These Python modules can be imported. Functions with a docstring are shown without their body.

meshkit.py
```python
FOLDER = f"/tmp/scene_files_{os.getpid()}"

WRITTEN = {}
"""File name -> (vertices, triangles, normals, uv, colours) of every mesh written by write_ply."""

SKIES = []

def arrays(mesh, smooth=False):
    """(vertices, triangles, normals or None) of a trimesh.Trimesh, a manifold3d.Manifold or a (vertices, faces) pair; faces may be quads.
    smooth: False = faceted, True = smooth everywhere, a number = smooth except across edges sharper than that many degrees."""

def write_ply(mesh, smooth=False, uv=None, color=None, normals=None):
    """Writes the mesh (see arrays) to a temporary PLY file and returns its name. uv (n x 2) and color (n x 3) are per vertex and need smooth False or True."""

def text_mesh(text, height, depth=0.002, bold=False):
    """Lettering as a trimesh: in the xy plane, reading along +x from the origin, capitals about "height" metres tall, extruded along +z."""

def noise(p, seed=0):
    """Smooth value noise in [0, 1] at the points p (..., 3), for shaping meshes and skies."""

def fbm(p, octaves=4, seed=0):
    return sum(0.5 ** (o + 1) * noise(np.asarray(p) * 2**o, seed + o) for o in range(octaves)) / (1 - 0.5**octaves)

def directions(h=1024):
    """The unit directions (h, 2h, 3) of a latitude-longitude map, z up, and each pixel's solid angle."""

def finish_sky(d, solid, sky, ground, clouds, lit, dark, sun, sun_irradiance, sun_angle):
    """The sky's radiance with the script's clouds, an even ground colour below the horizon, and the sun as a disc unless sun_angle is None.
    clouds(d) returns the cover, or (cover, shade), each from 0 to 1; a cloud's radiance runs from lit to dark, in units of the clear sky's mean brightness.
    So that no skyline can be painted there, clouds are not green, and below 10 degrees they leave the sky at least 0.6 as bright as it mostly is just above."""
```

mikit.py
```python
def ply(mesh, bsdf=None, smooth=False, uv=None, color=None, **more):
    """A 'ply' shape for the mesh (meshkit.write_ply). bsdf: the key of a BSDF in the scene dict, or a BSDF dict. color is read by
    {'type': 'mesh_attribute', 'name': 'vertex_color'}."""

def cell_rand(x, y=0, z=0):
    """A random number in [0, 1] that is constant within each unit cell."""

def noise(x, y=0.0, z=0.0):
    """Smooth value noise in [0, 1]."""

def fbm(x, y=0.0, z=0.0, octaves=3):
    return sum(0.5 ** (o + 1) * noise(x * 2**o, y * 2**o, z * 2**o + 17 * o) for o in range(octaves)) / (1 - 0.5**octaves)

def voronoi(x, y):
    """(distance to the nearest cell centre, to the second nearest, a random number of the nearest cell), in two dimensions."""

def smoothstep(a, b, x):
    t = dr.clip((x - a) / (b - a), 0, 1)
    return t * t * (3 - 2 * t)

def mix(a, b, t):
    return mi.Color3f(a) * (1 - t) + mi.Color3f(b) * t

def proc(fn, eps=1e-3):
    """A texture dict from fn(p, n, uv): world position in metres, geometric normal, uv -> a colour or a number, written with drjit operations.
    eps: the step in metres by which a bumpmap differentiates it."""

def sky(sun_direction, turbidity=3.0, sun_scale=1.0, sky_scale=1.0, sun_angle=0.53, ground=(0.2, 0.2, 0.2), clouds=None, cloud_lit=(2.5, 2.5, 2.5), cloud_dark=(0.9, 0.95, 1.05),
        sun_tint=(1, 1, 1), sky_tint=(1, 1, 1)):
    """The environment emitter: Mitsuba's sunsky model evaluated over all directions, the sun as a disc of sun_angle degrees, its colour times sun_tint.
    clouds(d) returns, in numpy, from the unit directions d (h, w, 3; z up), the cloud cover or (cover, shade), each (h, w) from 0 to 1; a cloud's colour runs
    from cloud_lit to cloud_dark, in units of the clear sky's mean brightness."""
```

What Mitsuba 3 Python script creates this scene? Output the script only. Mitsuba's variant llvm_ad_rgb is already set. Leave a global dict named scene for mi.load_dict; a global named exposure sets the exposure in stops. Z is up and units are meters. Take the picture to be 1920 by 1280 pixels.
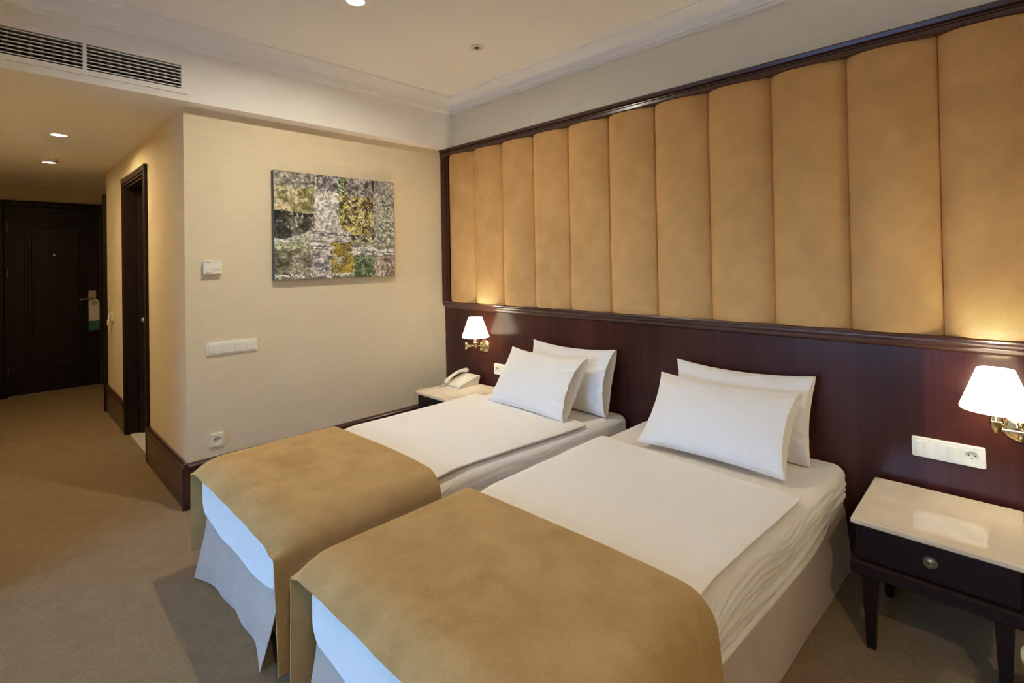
import math
import numpy as np
import trimesh
import manifold3d as m3
import mitsuba as mi
import drjit as dr
import mikit
import meshkit
from mikit import noise, fbm, voronoi, cell_rand, smoothstep, mix, proc

T = mi.ScalarTransform4f
scene, labels = {}, {}

# ------------------------------------------------------------------ camera
CAM = np.array([3.347, -2.707, 1.406])
YAW, PITCH, ROLL = math.radians(44.46), math.radians(0.486), math.radians(-1.002)
FWD = np.array([-math.sin(YAW) * math.cos(PITCH), math.cos(YAW) * math.cos(PITCH), math.sin(PITCH)])
RIGHT = np.array([math.cos(YAW), math.sin(YAW), 0.0])
UP0 = np.cross(RIGHT, FWD)
UP = -math.sin(ROLL) * RIGHT + math.cos(ROLL) * UP0
scene['camera'] = {
    'type': 'perspective', 'fov_axis': 'x', 'fov': math.degrees(2 * math.atan(960 / 952.57)),
    'principal_point_offset_x': 0.0, 'principal_point_offset_y': (640 - 480.0) / 1280,
    'near_clip': 0.02, 'far_clip': 200.0,
    'to_world': T().look_at(origin=CAM.tolist(), target=(CAM + FWD).tolist(), up=UP.tolist()),
}

# ------------------------------------------------------------------ light
exposure = 0.0
SKY_SCALE = 90.0
DOWNLIGHT_ROOM = np.array([1.0, 0.90, 0.72]) * 1800.0
DOWNLIGHT_FAR = np.array([1.0, 0.80, 0.52]) * 2300.0
DOWNLIGHT_HALL = np.array([1.0, 0.76, 0.44]) * 1150.0
SHADE_GLOW = np.array([1.0, 0.86, 0.60]) * 9.0
BULB_GLOW = np.array([1.0, 0.79, 0.47]) * 900.0
scene['sky'] = mikit.sky(sun_direction=(0.35, 0.85, 0.55), turbidity=3.0, sun_scale=0.0, sky_scale=SKY_SCALE,
                         ground=(0.25, 0.25, 0.25), sky_tint=(0.67, 0.95, 1.29))

scene['sky']['sampling_weight'] = 3.0

# ------------------------------------------------------------------ main sizes (metres)
XP = -0.087       # face of the wall with the painting
XS = 0.02         # face of the dropped soffit
YW = -1.93        # hallway wall with the bathroom door
ZS = 2.343        # underside of the soffit, hallway ceiling
ZC = 2.74         # room ceiling
XE = -4.5         # wall of the entrance door
YL = -2.95        # other side of the hallway
YB = -5.8         # window wall
XJ = 0.30         # unseen wall, set forward to keep window light off the hallway
XR = 4.6          # wall behind the camera

# ------------------------------------------------------------------ helpers
_count = {}


def numbered(name):
    n = _count.get(name, 0)
    _count[name] = n + 1
    return name if n == 0 else f'{name}_{n:03d}'


def thing(name, label, cat, group=None):
    k = numbered(name)
    labels[k] = {'label': label, 'category': cat}
    if group:
        labels[k]['group'] = group
    return k


def obj(name, mesh, mat, parent=None, smooth=30, label=None, **more):
    k = numbered(parent + '__' + name if parent else name)
    scene[k] = mikit.ply(mesh, mat, smooth=smooth, **more)
    if label:
        labels[k] = {'label': label}
    return k


def struct(name, mesh, mat, parent=None, smooth=30, label=None):
    k = obj(name, mesh, mat, parent, smooth)
    if parent is None:
        labels[k] = {'kind': 'structure'}
        if label:
            labels[k]['label'] = label
    return k


def sroot(name, label=None):
    k = numbered(name)
    labels[k] = {'kind': 'structure'}
    if label:
        labels[k]['label'] = label
    return k


def cat(*ms):
    return trimesh.util.concatenate([m for m in ms])


def box(x0, x1, y0, y1, z0, z1, c=0.0):
    if c <= 0:
        m = trimesh.creation.box(extents=(x1 - x0, y1 - y0, z1 - z0))
        m.apply_translation(((x0 + x1) / 2, (y0 + y1) / 2, (z0 + z1) / 2))
        return m
    pts = []
    for sx in (0, 1):
        for sy in (0, 1):
            for sz in (0, 1):
                p = np.array([(x0, x1)[sx], (y0, y1)[sy], (z0, z1)[sz]])
                d = np.array([1 - 2 * sx, 1 - 2 * sy, 1 - 2 * sz]) * c
                for a in range(3):
                    q = p + d
                    q[a] = p[a]
                    pts.append(q)
    return trimesh.convex.convex_hull(np.array(pts))


def rbox(lo, hi, r, n):
    """dense rounded box, quads on a grid, edges rounded by r"""
    lo, hi = np.array(lo, float), np.array(hi, float)
    vs, fs, base = [], [], 0
    for ax in range(3):
        b, c = (ax + 1) % 3, (ax + 2) % 3
        for side in (0, 1):
            gb = np.linspace(lo[b], hi[b], n[b] + 1)
            gc = np.linspace(lo[c], hi[c], n[c] + 1)
            B, C = np.meshgrid(gb, gc, indexing='ij')
            P = np.zeros((n[b] + 1, n[c] + 1, 3))
            P[..., ax] = (lo, hi)[side][ax]
            P[..., b], P[..., c] = B, C
            i = np.arange((n[b] + 1) * (n[c] + 1)).reshape(n[b] + 1, n[c] + 1)
            q = np.stack([i[:-1, :-1], i[1:, :-1], i[1:, 1:], i[:-1, 1:]], -1).reshape(-1, 4)
            if side == 0:
                q = q[:, ::-1]
            vs.append(P.reshape(-1, 3))
            fs.append(q + base)
            base += i.size
    v, f = np.vstack(vs), np.vstack(fs)
    inner = np.clip(v, lo + r, hi - r)
    d = v - inner
    l = np.linalg.norm(d, axis=1, keepdims=True)
    v = inner + np.where(l > 1e-9, d / np.maximum(l, 1e-9) * r, 0)
    m = trimesh.Trimesh(v, np.vstack([f[:, [0, 1, 2]], f[:, [0, 2, 3]]]), process=True, merge_norm=True, merge_tex=True)
    m.merge_vertices(digits_vertex=6)
    return m


def prism(poly, axis, a, b):
    """2-D polygon extruded along a world axis between a and b. axis x: (y,z); y: (x,z); z: (x,y)"""
    from shapely.geometry import Polygon
    m = trimesh.creation.extrude_polygon(Polygon(poly), b - a, engine='earcut')
    v = m.vertices.copy()
    if axis == 'x':
        w = np.column_stack([v[:, 2] + a, v[:, 0], v[:, 1]])
    elif axis == 'y':
        w = np.column_stack([v[:, 0], v[:, 2] + a, v[:, 1]])
    else:
        w = np.column_stack([v[:, 0], v[:, 1], v[:, 2] + a])
    m = trimesh.Trimesh(w, m.faces, process=False)
    if m.volume < 0:
        m.invert()
    return m


def lathe(profile, at=(0, 0, 0), axis='z', n=40):
    m = trimesh.creation.revolve(np.array(profile, float), sections=n)
    if axis == 'y':        # profile height runs towards -y
        m.apply_transform(trimesh.transformations.rotation_matrix(math.pi / 2, [1, 0, 0]))
    if axis == 'x':        # towards +x
        m.apply_transform(trimesh.transformations.rotation_matrix(math.pi / 2, [0, 1, 0]))
    m.apply_translation(at)
    m.fix_normals()
    return m


def tube(path, r, n=12, cap=True):
    p = np.asarray(path, float)
    rr = np.broadcast_to(np.asarray(r, float), (len(p),))
    t = np.gradient(p, axis=0)
    t /= np.linalg.norm(t, axis=1, keepdims=True) + 1e-12
    a = np.cross(t[0], [0, 0, 1.0] if abs(t[0, 2]) < 0.9 else [1.0, 0, 0])
    a /= np.linalg.norm(a)
    rings, ang = [], np.arange(n) * 2 * math.pi / n
    for k in range(len(p)):
        a = a - t[k] * (a @ t[k])
        a /= np.linalg.norm(a)
        b = np.cross(t[k], a)
        rings.append(p[k] + rr[k] * (np.cos(ang)[:, None] * a + np.sin(ang)[:, None] * b))
    v = np.vstack(rings)
    i, j = np.meshgrid(np.arange(len(p) - 1), np.arange(n), indexing='ij')
    q = np.stack([i * n + j, i * n + (j + 1) % n, (i + 1) * n + (j + 1) % n, (i + 1) * n + j], -1).reshape(-1, 4)
    f = np.vstack([q[:, [0, 1, 2]], q[:, [0, 2, 3]]])
    if cap:
        s, e = len(v), len(v) + 1
        v = np.vstack([v, p[0], p[-1]])
        jj = np.arange(n)
        o = (len(p) - 1) * n
        f = np.vstack([f, np.stack([(jj + 1) % n, jj, jj * 0 + s], 1), np.stack([o + jj, o + (jj + 1) % n, jj * 0 + e], 1)])
    m = trimesh.Trimesh(v, f, process=False)
    m.fix_normals()
    return m


def hull(*parts):
    return trimesh.convex.convex_hull(np.vstack([p.vertices for p in parts]))


def sheet(P, t, flip=False):
    """closed thin cloth: outer surface P (nu, nv, 3), thickness t inwards"""
    P = np.asarray(P, float)
    du, dv = np.gradient(P, axis=0), np.gradient(P, axis=1)
    n = np.cross(du, dv)
    n /= np.linalg.norm(n, axis=-1, keepdims=True) + 1e-12
    if flip:
        n = -n
    nu, nv = P.shape[:2]
    Q = P - n * t
    i = np.arange(nu * nv).reshape(nu, nv)
    q = np.stack([i[:-1, :-1], i[1:, :-1], i[1:, 1:], i[:-1, 1:]], -1).reshape(-1, 4)
    q2 = q[:, ::-1] + nu * nv
    rim = np.concatenate([i[:, 0], i[-1, 1:], i[-2::-1, -1], i[0, -2:0:-1]])
    nx = np.roll(rim, -1)
    e = np.stack([nx, rim, rim + nu * nv, nx + nu * nv], 1)
    f = np.vstack([q, q2, e[:, ::-1]])
    if flip:
        f = f[:, ::-1]
    v = np.vstack([P.reshape(-1, 3), Q.reshape(-1, 3)])
    m = trimesh.Trimesh(v, np.vstack([f[:, [0, 1, 2]], f[:, [0, 2, 3]]]), process=False)
    if m.volume < 0:
        m.invert()
    return m


def boolean_cut(m, *cuts):
    def man(t):
        return m3.Manifold(m3.Mesh(np.asarray(t.vertices, np.float32), np.asarray(t.faces, np.uint32)))
    a = man(m)
    for c in cuts:
        a = a - man(c)
    g = a.to_mesh()
    return trimesh.Trimesh(g.vert_properties[:, :3], g.tri_verts, process=False)


def nfbm(p, octaves=4, seed=0):
    return meshkit.fbm(np.asarray(p, float), octaves, seed)


def ss(a, b, x):
    t = np.clip((np.asarray(x, float) - a) / (b - a), 0, 1)
    return t * t * (3 - 2 * t)


# ------------------------------------------------------------------ materials
def rgb(c):
    return {'type': 'rgb', 'value': [float(x) for x in c]}


def princ(color, rough=0.5, spec=0.5, two=True, bump=None, bscale=1.0, **more):
    d = {'type': 'principled', 'base_color': color if isinstance(color, dict) else rgb(color), 'roughness': rough, 'specular': spec, **more}
    if bump is not None:
        d = {'type': 'bumpmap', 'arbitrary': bump, 'scale': bscale, 'nested': d}
    return {'type': 'twosided', 'bsdf': d} if two else d


def mat(name, d):
    scene[name] = d
    return name


def f_wallpaper(p, n, uv):
    h = p.x * 9 + p.y * 9
    s = noise(h, p.z * 170, 3.0) * 0.6 + noise(h * 5, p.z * 420, 9.0) * 0.4
    big = fbm((p.x + p.y) * 1.7, p.z * 1.7, 4.0)
    return mix((0.675, 0.57, 0.39), (0.735, 0.63, 0.44), dr.clip(s * 0.75 + big * 0.25, 0, 1))


def b_wallpaper(p, n, uv):
    h = p.x * 9 + p.y * 9
    return (noise(h, p.z * 170, 3.0) + noise(h * 5, p.z * 420, 9.0)) * 0.0005


def f_carpet(p, n, uv):
    s = noise(p.x * 260, p.y * 260, 1.0) * 0.55 + noise(p.x * 620, p.y * 620, 5.0) * 0.45
    b = fbm(p.x * 2.2, p.y * 2.2, 2.0)
    m = fbm(p.x * 19, p.y * 19, 7.0)
    return mix((0.150, 0.102, 0.054), (0.325, 0.231, 0.131), dr.clip(s * 0.62 + b * 0.14 + m * 0.24, 0, 1))


def b_carpet(p, n, uv):
    return (noise(p.x * 260, p.y * 260, 1.0) + noise(p.x * 620, p.y * 620, 5.0)) * 0.0022


def wood(dark, light, along):
    def f(p, n, uv):
        a = {'x': (p.y * 1.0 + p.z, p.x), 'z': (p.x + p.y, p.z), 'y': (p.x + p.z, p.y)}[along]
        w = fbm(a[0] * 5, a[1] * 1.2, 3.0) * 0.05
        g = fbm((a[0] + w) * 45, a[1] * 2.0, 1.0) * 0.20 + noise((a[0] + w) * 420, a[1] * 7, 6.0) * 0.12 + fbm(a[0] * 6, a[1] * 1.1, 8.0) * 0.40 + cell_rand(a[0] / 0.235, 4.0) * 0.28
        return mix(dark, light, smoothstep(0.15, 0.9, g))
    return proc(f)


def f_suede(dark, light, sc):
    def f(p, n, uv):
        q = fbm(p.x * 3.1 * sc + 3, p.y * 3.1 * sc, p.z * 3.1 * sc, octaves=4)
        w = (noise(p.x * 9, p.y * 9, p.z * 9) - 0.5) * 0.12
        r = fbm(p.x * 13 * sc + w * 9, p.y * 13 * sc - w * 9, p.z * 9 * sc + w * 7, octaves=5)
        g = noise(p.x * 420, p.y * 420, p.z * 420)
        return mix(dark, light, dr.clip((q * 0.34 + r * 0.48 + g * 0.18 - 0.5) * 1.7 + 0.5, 0, 1))
    return proc(f)


def f_linen(c, amt=0.04, period=0.011):
    c = np.array(c)

    def f(p, n, uv):
        s = 0.5 + 0.5 * dr.sin(p.x * (2 * math.pi / period))
        g = noise(p.x * 800, p.y * 800, p.z * 800)
        return mix((c * (1 - amt)).tolist(), c.tolist(), dr.clip(smoothstep(0.2, 0.8, s) * 0.6 + g * 0.4, 0, 1))
    return proc(f)


mat('mat_wallpaper', princ(proc(f_wallpaper), 0.75, 0.25, bump=proc(b_wallpaper, 4e-4)))
mat('mat_carpet', princ(proc(f_carpet), 0.95, 0.1, bump=proc(b_carpet, 6e-4)))
mat('mat_ceiling', princ((0.85, 0.83, 0.775), 0.9, 0.2))
mat('mat_crown', princ((0.83, 0.82, 0.79), 0.55, 0.35))
mat('mat_wood', princ(wood((0.028, 0.0080, 0.0056), (0.068, 0.0175, 0.0120), 'z'), 0.24, 0.24))
mat('mat_wood_h', princ(wood((0.028, 0.011, 0.008), (0.075, 0.028, 0.020), 'x'), 0.22, 0.6))
mat('mat_wood_y', princ(wood((0.028, 0.011, 0.008), (0.075, 0.028, 0.020), 'y'), 0.25, 0.55))
mat('mat_door', princ(wood((0.010, 0.0048, 0.0036), (0.024, 0.0105, 0.0072), 'z'), 0.40, 0.18))
mat('mat_nightstand', princ(wood((0.008, 0.0042, 0.0038), (0.019, 0.0085, 0.0072), 'x'), 0.34, 0.16))
mat('mat_upholstery', princ(f_suede((0.410, 0.215, 0.072), (0.610, 0.350, 0.138), 1.0), 0.85, 0.15, sheen=0.35, sheen_tint=0.7))
mat('mat_runner', princ(f_suede((0.275, 0.168, 0.062), (0.475, 0.308, 0.128), 0.9), 0.85, 0.15, sheen=0.4, sheen_tint=0.4))
mat('mat_linen', princ(f_linen((0.78, 0.765, 0.74)), 0.8, 0.2, sheen=0.15))
mat('mat_pillow', princ(f_linen((0.79, 0.785, 0.77), 0.012, 0.009), 0.8, 0.2, sheen=0.15))
mat('mat_skirt', princ(f_suede((0.44, 0.345, 0.275), (0.52, 0.42, 0.34), 1.3), 0.9, 0.15))
mat('mat_stone', princ(proc(lambda p, n, uv: mix((0.66, 0.565, 0.425), (0.76, 0.67, 0.525), fbm(p.x * 14 + fbm(p.x * 5, p.y * 5) * 3, p.y * 14, 1.0, octaves=4))), 0.07, 0.5, clearcoat=0.6, clearcoat_gloss=0.97))
mat('mat_plastic', princ((0.80, 0.775, 0.66), 0.28, 0.5))
mat('mat_plastic_dim', princ((0.70, 0.68, 0.58), 0.3, 0.5))
mat('mat_plastic_dark', princ((0.03, 0.03, 0.03), 0.4, 0.4))
mat('mat_phone', princ((0.64, 0.61, 0.49), 0.38, 0.5))
mat('mat_brass', princ((0.76, 0.64, 0.40), 0.16, 0.5, metallic=1.0))
mat('mat_chrome', princ((0.80, 0.78, 0.74), 0.12, 0.5, metallic=1.0))
mat('mat_antique', princ((0.34, 0.29, 0.18), 0.30, 0.5, metallic=1.0))
mat('mat_nickel', princ((0.52, 0.43, 0.31), 0.42, 0.5, metallic=0.7))
mat('mat_shade', princ((0.85, 0.80, 0.70), 0.8, 0.2))
mat('mat_white', princ((0.82, 0.80, 0.75), 0.5, 0.4))
mat('mat_black', princ((0.012, 0.011, 0.011), 0.6, 0.3))
mat('mat_duct', princ((0.30, 0.30, 0.29), 0.45, 0.4))
mat('mat_tile', princ((0.66, 0.60, 0.50), 0.2, 0.5))
mat('mat_card', princ((0.80, 0.76, 0.68), 0.6, 0.3))
mat('mat_green', princ((0.035, 0.16, 0.13), 0.6, 0.3))
mat('mat_bin', princ((0.52, 0.58, 0.40), 0.35, 0.4))
mat('mat_canvas_edge', princ((0.09, 0.09, 0.085), 0.7, 0.2))
mat('mat_led', princ((0.9, 0.9, 0.85), 0.3, 0.5))
mat('mat_glass', {'type': 'thindielectric', 'int_ior': 1.5})


def f_painting(p, n, uv):
    u = (p.y + 1.44) / 0.90
    v = (p.z - 1.303) / 0.718
    w1 = fbm(u * 9, v * 9, 2.0) - 0.5
    w2 = fbm(u * 9, v * 9, 12.0) - 0.5
    w3 = fbm(u * 60, v * 60, 61.0) - 0.5
    U, V = u + w1 * .020 + w3 * .022, v + w2 * .024 + w3 * .026
    fine = fbm(u * 34, v * 30, 5.0, octaves=4)
    mid = fbm(u * 13, v * 12, 15.0, octaves=4)
    brush = fbm(u * 90, v * 14, 21.0)
    hb = fbm(u * 14, v * 90, 31.0)

    def inside(a, b, c, d, uu=U, vv=V):
        return (uu > a) & (uu < b) & (vv > c) & (vv < d)

    def put(col, m, new):
        return dr.select(m, new, col)

    col = mix((0.20, 0.19, 0.13), (0.42, 0.40, 0.30), mid)
    col = put(col, inside(-1, .31, .84, 2), mix((0.19, 0.18, 0.15), (0.50, 0.46, 0.37), smoothstep(.3, .7, fine)))
    col = put(col, inside(-1, .31, .62, .86), mix((0.22, 0.22, 0.07), (0.62, 0.53, 0.32), smoothstep(.25, .6, mid)))
    r1, r2, rid = voronoi(u * 15 + 2, v * 11)
    rings = smoothstep(.05, .0, dr.abs(r1 - .30))
    col = put(col, inside(-1, .30, .36, .61), mix(mix((0.035, 0.035, 0.03), (0.22, 0.20, 0.15), smoothstep(.35, .75, mid)), (0.30, 0.29, 0.22), rings * 0.45))
    col = put(col, inside(-1, .30, .595, .625, U, v + w1 * .07), (0.03, 0.028, 0.022) + mi.Color3f(0))
    col = put(col, inside(.315, .49, .82, 2), mix((0.12, 0.11, 0.12), (0.46, 0.43, 0.43), smoothstep(.3, .72, fine)))
    col = put(col, inside(.49, .57, .80, 2), mix((0.05, 0.09, 0.035), (0.26, 0.32, 0.15), smoothstep(.3, .7, brush)))
    col = put(col, inside(.57, .80, .80, 2), mix((0.13, 0.11, 0.12), (0.40, 0.35, 0.34), smoothstep(.3, .75, fine)))
    col = put(col, inside(.80, 2, .86, 2), mix((0.22, 0.21, 0.19), (0.48, 0.44, 0.41), mid))
    col = put(col, inside(.795, .808, .88, 2, u, v), (0.03, 0.03, 0.03) + mi.Color3f(0))
    col = put(col, inside(.305, .318, .80, 2, u, v), (0.55, 0.57, 0.45) + mi.Color3f(0))
    drip = smoothstep(.42, .7, brush) * smoothstep(.72, .5, v)
    col = put(col, inside(.305, .505, .40, .84), mix(mix((0.74, 0.73, 0.68), (0.30, 0.28, 0.25), smoothstep(.55, .78, fine)), (0.40, 0.39, 0.33), drip * .8))
    g1, g2, gid = voronoi(u * 46, v * 38)
    gold = mix((0.58, 0.49, 0.15), (0.20, 0.15, 0.04), smoothstep(.3, .65, fine))
    gold = mix(gold, (0.80, 0.78, 0.55), smoothstep(.36, .16, g1) * smoothstep(.25, .4, gid))
    gold = mix(gold, (0.03, 0.025, 0.02), smoothstep(.45, .7, fine) * .75)
    col = put(col, inside(.50, .80, .42, .82), gold)
    col = put(col, inside(.50, .80, .35, .43), mix((0.05, 0.045, 0.03), (0.55, 0.52, 0.33), smoothstep(.42, .58, fine)))
    c1, c2, cid = voronoi(u * 24, v * 19)
    col = put(col, inside(.80, 2, .33, .87), mix(mix((0.20, 0.20, 0.17), (0.56, 0.57, 0.50), smoothstep(.02, .35, c2 - c1)), (0.42, 0.40, 0.36), smoothstep(.4, .7, mid)))
    edge = 0.36 + 0.10 * smoothstep(.05, .36, u) + w2 * .05
    col = put(col, (u < .30) & (v < edge) & (v > .30), mix((0.30, 0.31, 0.19), (0.52, 0.52, 0.38), mid))
    col = put(col, (u < .52) & (dr.abs(v - edge) < .018 + .03 * smoothstep(.2, .4, u)), mix((0.45, 0.44, 0.38), (0.78, 0.77, 0.72), fine))
    col = put(col, inside(.27, .60, .25, .46), mix((0.25, 0.22, 0.22), (0.76, 0.74, 0.70), smoothstep(.36, .55, hb)))
    col = put(col, inside(-1, .28, .045, .31), mix((0.15, 0.14, 0.085), (0.40, 0.36, 0.25), smoothstep(.25, .75, mid)))
    col = put(col, inside(.02, .27, .295, .325, u, v + w1 * .08) & (brush > .45), (0.62, 0.62, 0.42) + mi.Color3f(0))
    col = put(col, inside(.28, .44, -1, .27), mix((0.20, 0.17, 0.19), (0.70, 0.67, 0.64), smoothstep(.38, .6, fine)))
    k1, k2, kid = voronoi(u * 13 + 5, v * 11 + 3)
    och = mix((0.46, 0.33, 0.045), (0.20, 0.16, 0.05), smoothstep(.35, .7, mid))
    och = mix(och, (0.68, 0.62, 0.50), smoothstep(.36, .22, k1) * smoothstep(.5, .6, kid))
    col = put(col, inside(.43, .62, .05, .35), och)
    col = put(col, inside(.615, .622, .0, .30, u, v), (0.55, 0.52, 0.24) + mi.Color3f(0))
    sw = .275 - (u - .62) * .10 + w1 * .05
    col = put(col, (u > .60) & (dr.abs(v - sw) < .055), mix((0.20, 0.20, 0.17), (0.80, 0.79, 0.74), smoothstep(.36, .56, hb)))
    col = put(col, (u > .622) & (u < .80) & (v < sw - .05), mix((0.07, 0.12, 0.05), (0.30, 0.36, 0.20), smoothstep(.3, .7, fine)))
    col = put(col, (u >= .80) & (v < sw - .05), mix((0.16, 0.11, 0.08), (0.46, 0.38, 0.30), smoothstep(.3, .7, mid)))
    hi = fbm(u * 70 + w1 * 6, v * 60, 41.0, octaves=4)
    blot = voronoi(u * 30 + w1 * 5, v * 26 + w2 * 5)
    col = col * (0.42 + 0.80 * smoothstep(.30, .68, hi)) * (0.82 + 0.20 * smoothstep(.08, .30, dr.abs(blot[0] - .33)))
    scratch = smoothstep(.60, .70, fbm(u * 75 + v * 30, v * 45 - u * 20, 51.0, octaves=4)) * smoothstep(.40, .6, mid)
    col = mix(col, (0.72, 0.71, 0.64), scratch * .75)
    scr = dr.abs(v - .035 - .010 * dr.sin(u * 190 + 4 * dr.sin(u * 41)) - .007 * dr.sin(u * 57))
    col = put(col, (u < .60) & (scr < .009) & (brush > .40), (0.80, 0.79, 0.75) + mi.Color3f(0))
    return col


mat('mat_painting', princ(proc(f_painting), 0.55, 0.3))

# ------------------------------------------------------------------ room shell
struct('floor', box(-4.62, XR + .12, YB - .12, .12, -.12, 0), 'mat_carpet')
struct('bathroom_floor', box(-1.965, -1.155, YW + .012, -.35, 0.0, .006), 'mat_tile')
mat('mat_wallpaper_daylit', princ(proc(lambda p, n, uv: mix((0.725, 0.685, 0.545), (0.765, 0.725, 0.585), fbm(p.x * 5, p.z * 40, 2.0))), 0.8, 0.2))  # wallpaper in a paler, greener tone: the cooler light here put into its colour
struct('wall_headboard', box(-4.62, XR + .12, 0, .12, 0, 2.86), 'mat_wallpaper_daylit')
struct('wall_picture', box(XP - .10, XP, YW, 0, 0, ZS), 'mat_wallpaper')
DX0, DX1, DZ = -1.965, -1.155, 2.085      # bathroom door opening
XN = -3.0                                   # end of the hallway wall
struct('wall_hallway', cat(box(DX1, XP - .10, YW, YW + .12, 0, ZS), box(XN, DX0, YW, YW + .12, 0, ZS), box(DX0, DX1, YW, YW + .12, DZ, ZS)), 'mat_wallpaper')
struct('wall_niche', cat(box(XN, XN + .12, YW + .12, -1.35, 0, ZS), box(-4.62, XN, -1.47, -1.35, 0, ZS)), 'mat_wallpaper')
EY0, EY1, EZ = -2.61, -1.81, 2.07           # entrance door opening
struct('wall_entry', cat(box(XE - .12, XE, YL, EY0, 0, ZS), box(XE - .12, XE, EY1, -1.47, 0, ZS), box(XE - .12, XE, EY0, EY1, EZ, ZS)), 'mat_wallpaper')
struct('wall_left', cat(box(XE - .12, XJ, YL - .12, YL, 0, ZS), box(XJ - .12, XJ, YB, YL - .12, 0, ZS), box(XS, XJ, YB, YL, ZS, ZC)), 'mat_wallpaper')
WX0, WX1, WZ0, WZ1 = 0.85, 2.95, 0.10, 2.30  # window opening
struct('wall_window', cat(box(XJ - .12, WX0, YB - .12, YB, 0, 2.86), box(WX1, XR, YB - .12, YB, 0, 2.86),
                          box(WX0, WX1, YB - .12, YB, 0, WZ0), box(WX0, WX1, YB - .12, YB, WZ1, 2.86)), 'mat_wallpaper')
struct('wall_rear', box(XR, XR + .12, YB - .12, 0, 0, 2.86), 'mat_wallpaper')
LAMPS = [(.992, -1.411, ZC), (-1.41, -2.383, ZS), (-2.70, -2.362, ZS), (4.25, -2.90, ZC)]      # recessed spotlights


def lamp_hole(x, y, z):
    c = trimesh.creation.cylinder(radius=.0465, height=.10, sections=32)
    c.apply_translation((x, y, z + .02))
    return c


V0, V1 = 2.408, 2.540                       # air vent openings in the soffit
VY = [(-2.374, -1.962), (-2.800, -2.388)]
struct('ceiling', boolean_cut(box(XS, XR, YB, 0, ZC, ZC + .12), *[lamp_hole(*p) for p in LAMPS if p[2] == ZC]), 'mat_ceiling', smooth=False)
struct('ceiling_soffit', boolean_cut(box(-4.62, XS, YB, 0, ZS, 2.86), *[box(-.42, XS + .05, a, b, V0, V1) for a, b in VY], *[lamp_hole(*p) for p in LAMPS if p[2] == ZS]), 'mat_ceiling', smooth=False)

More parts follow.
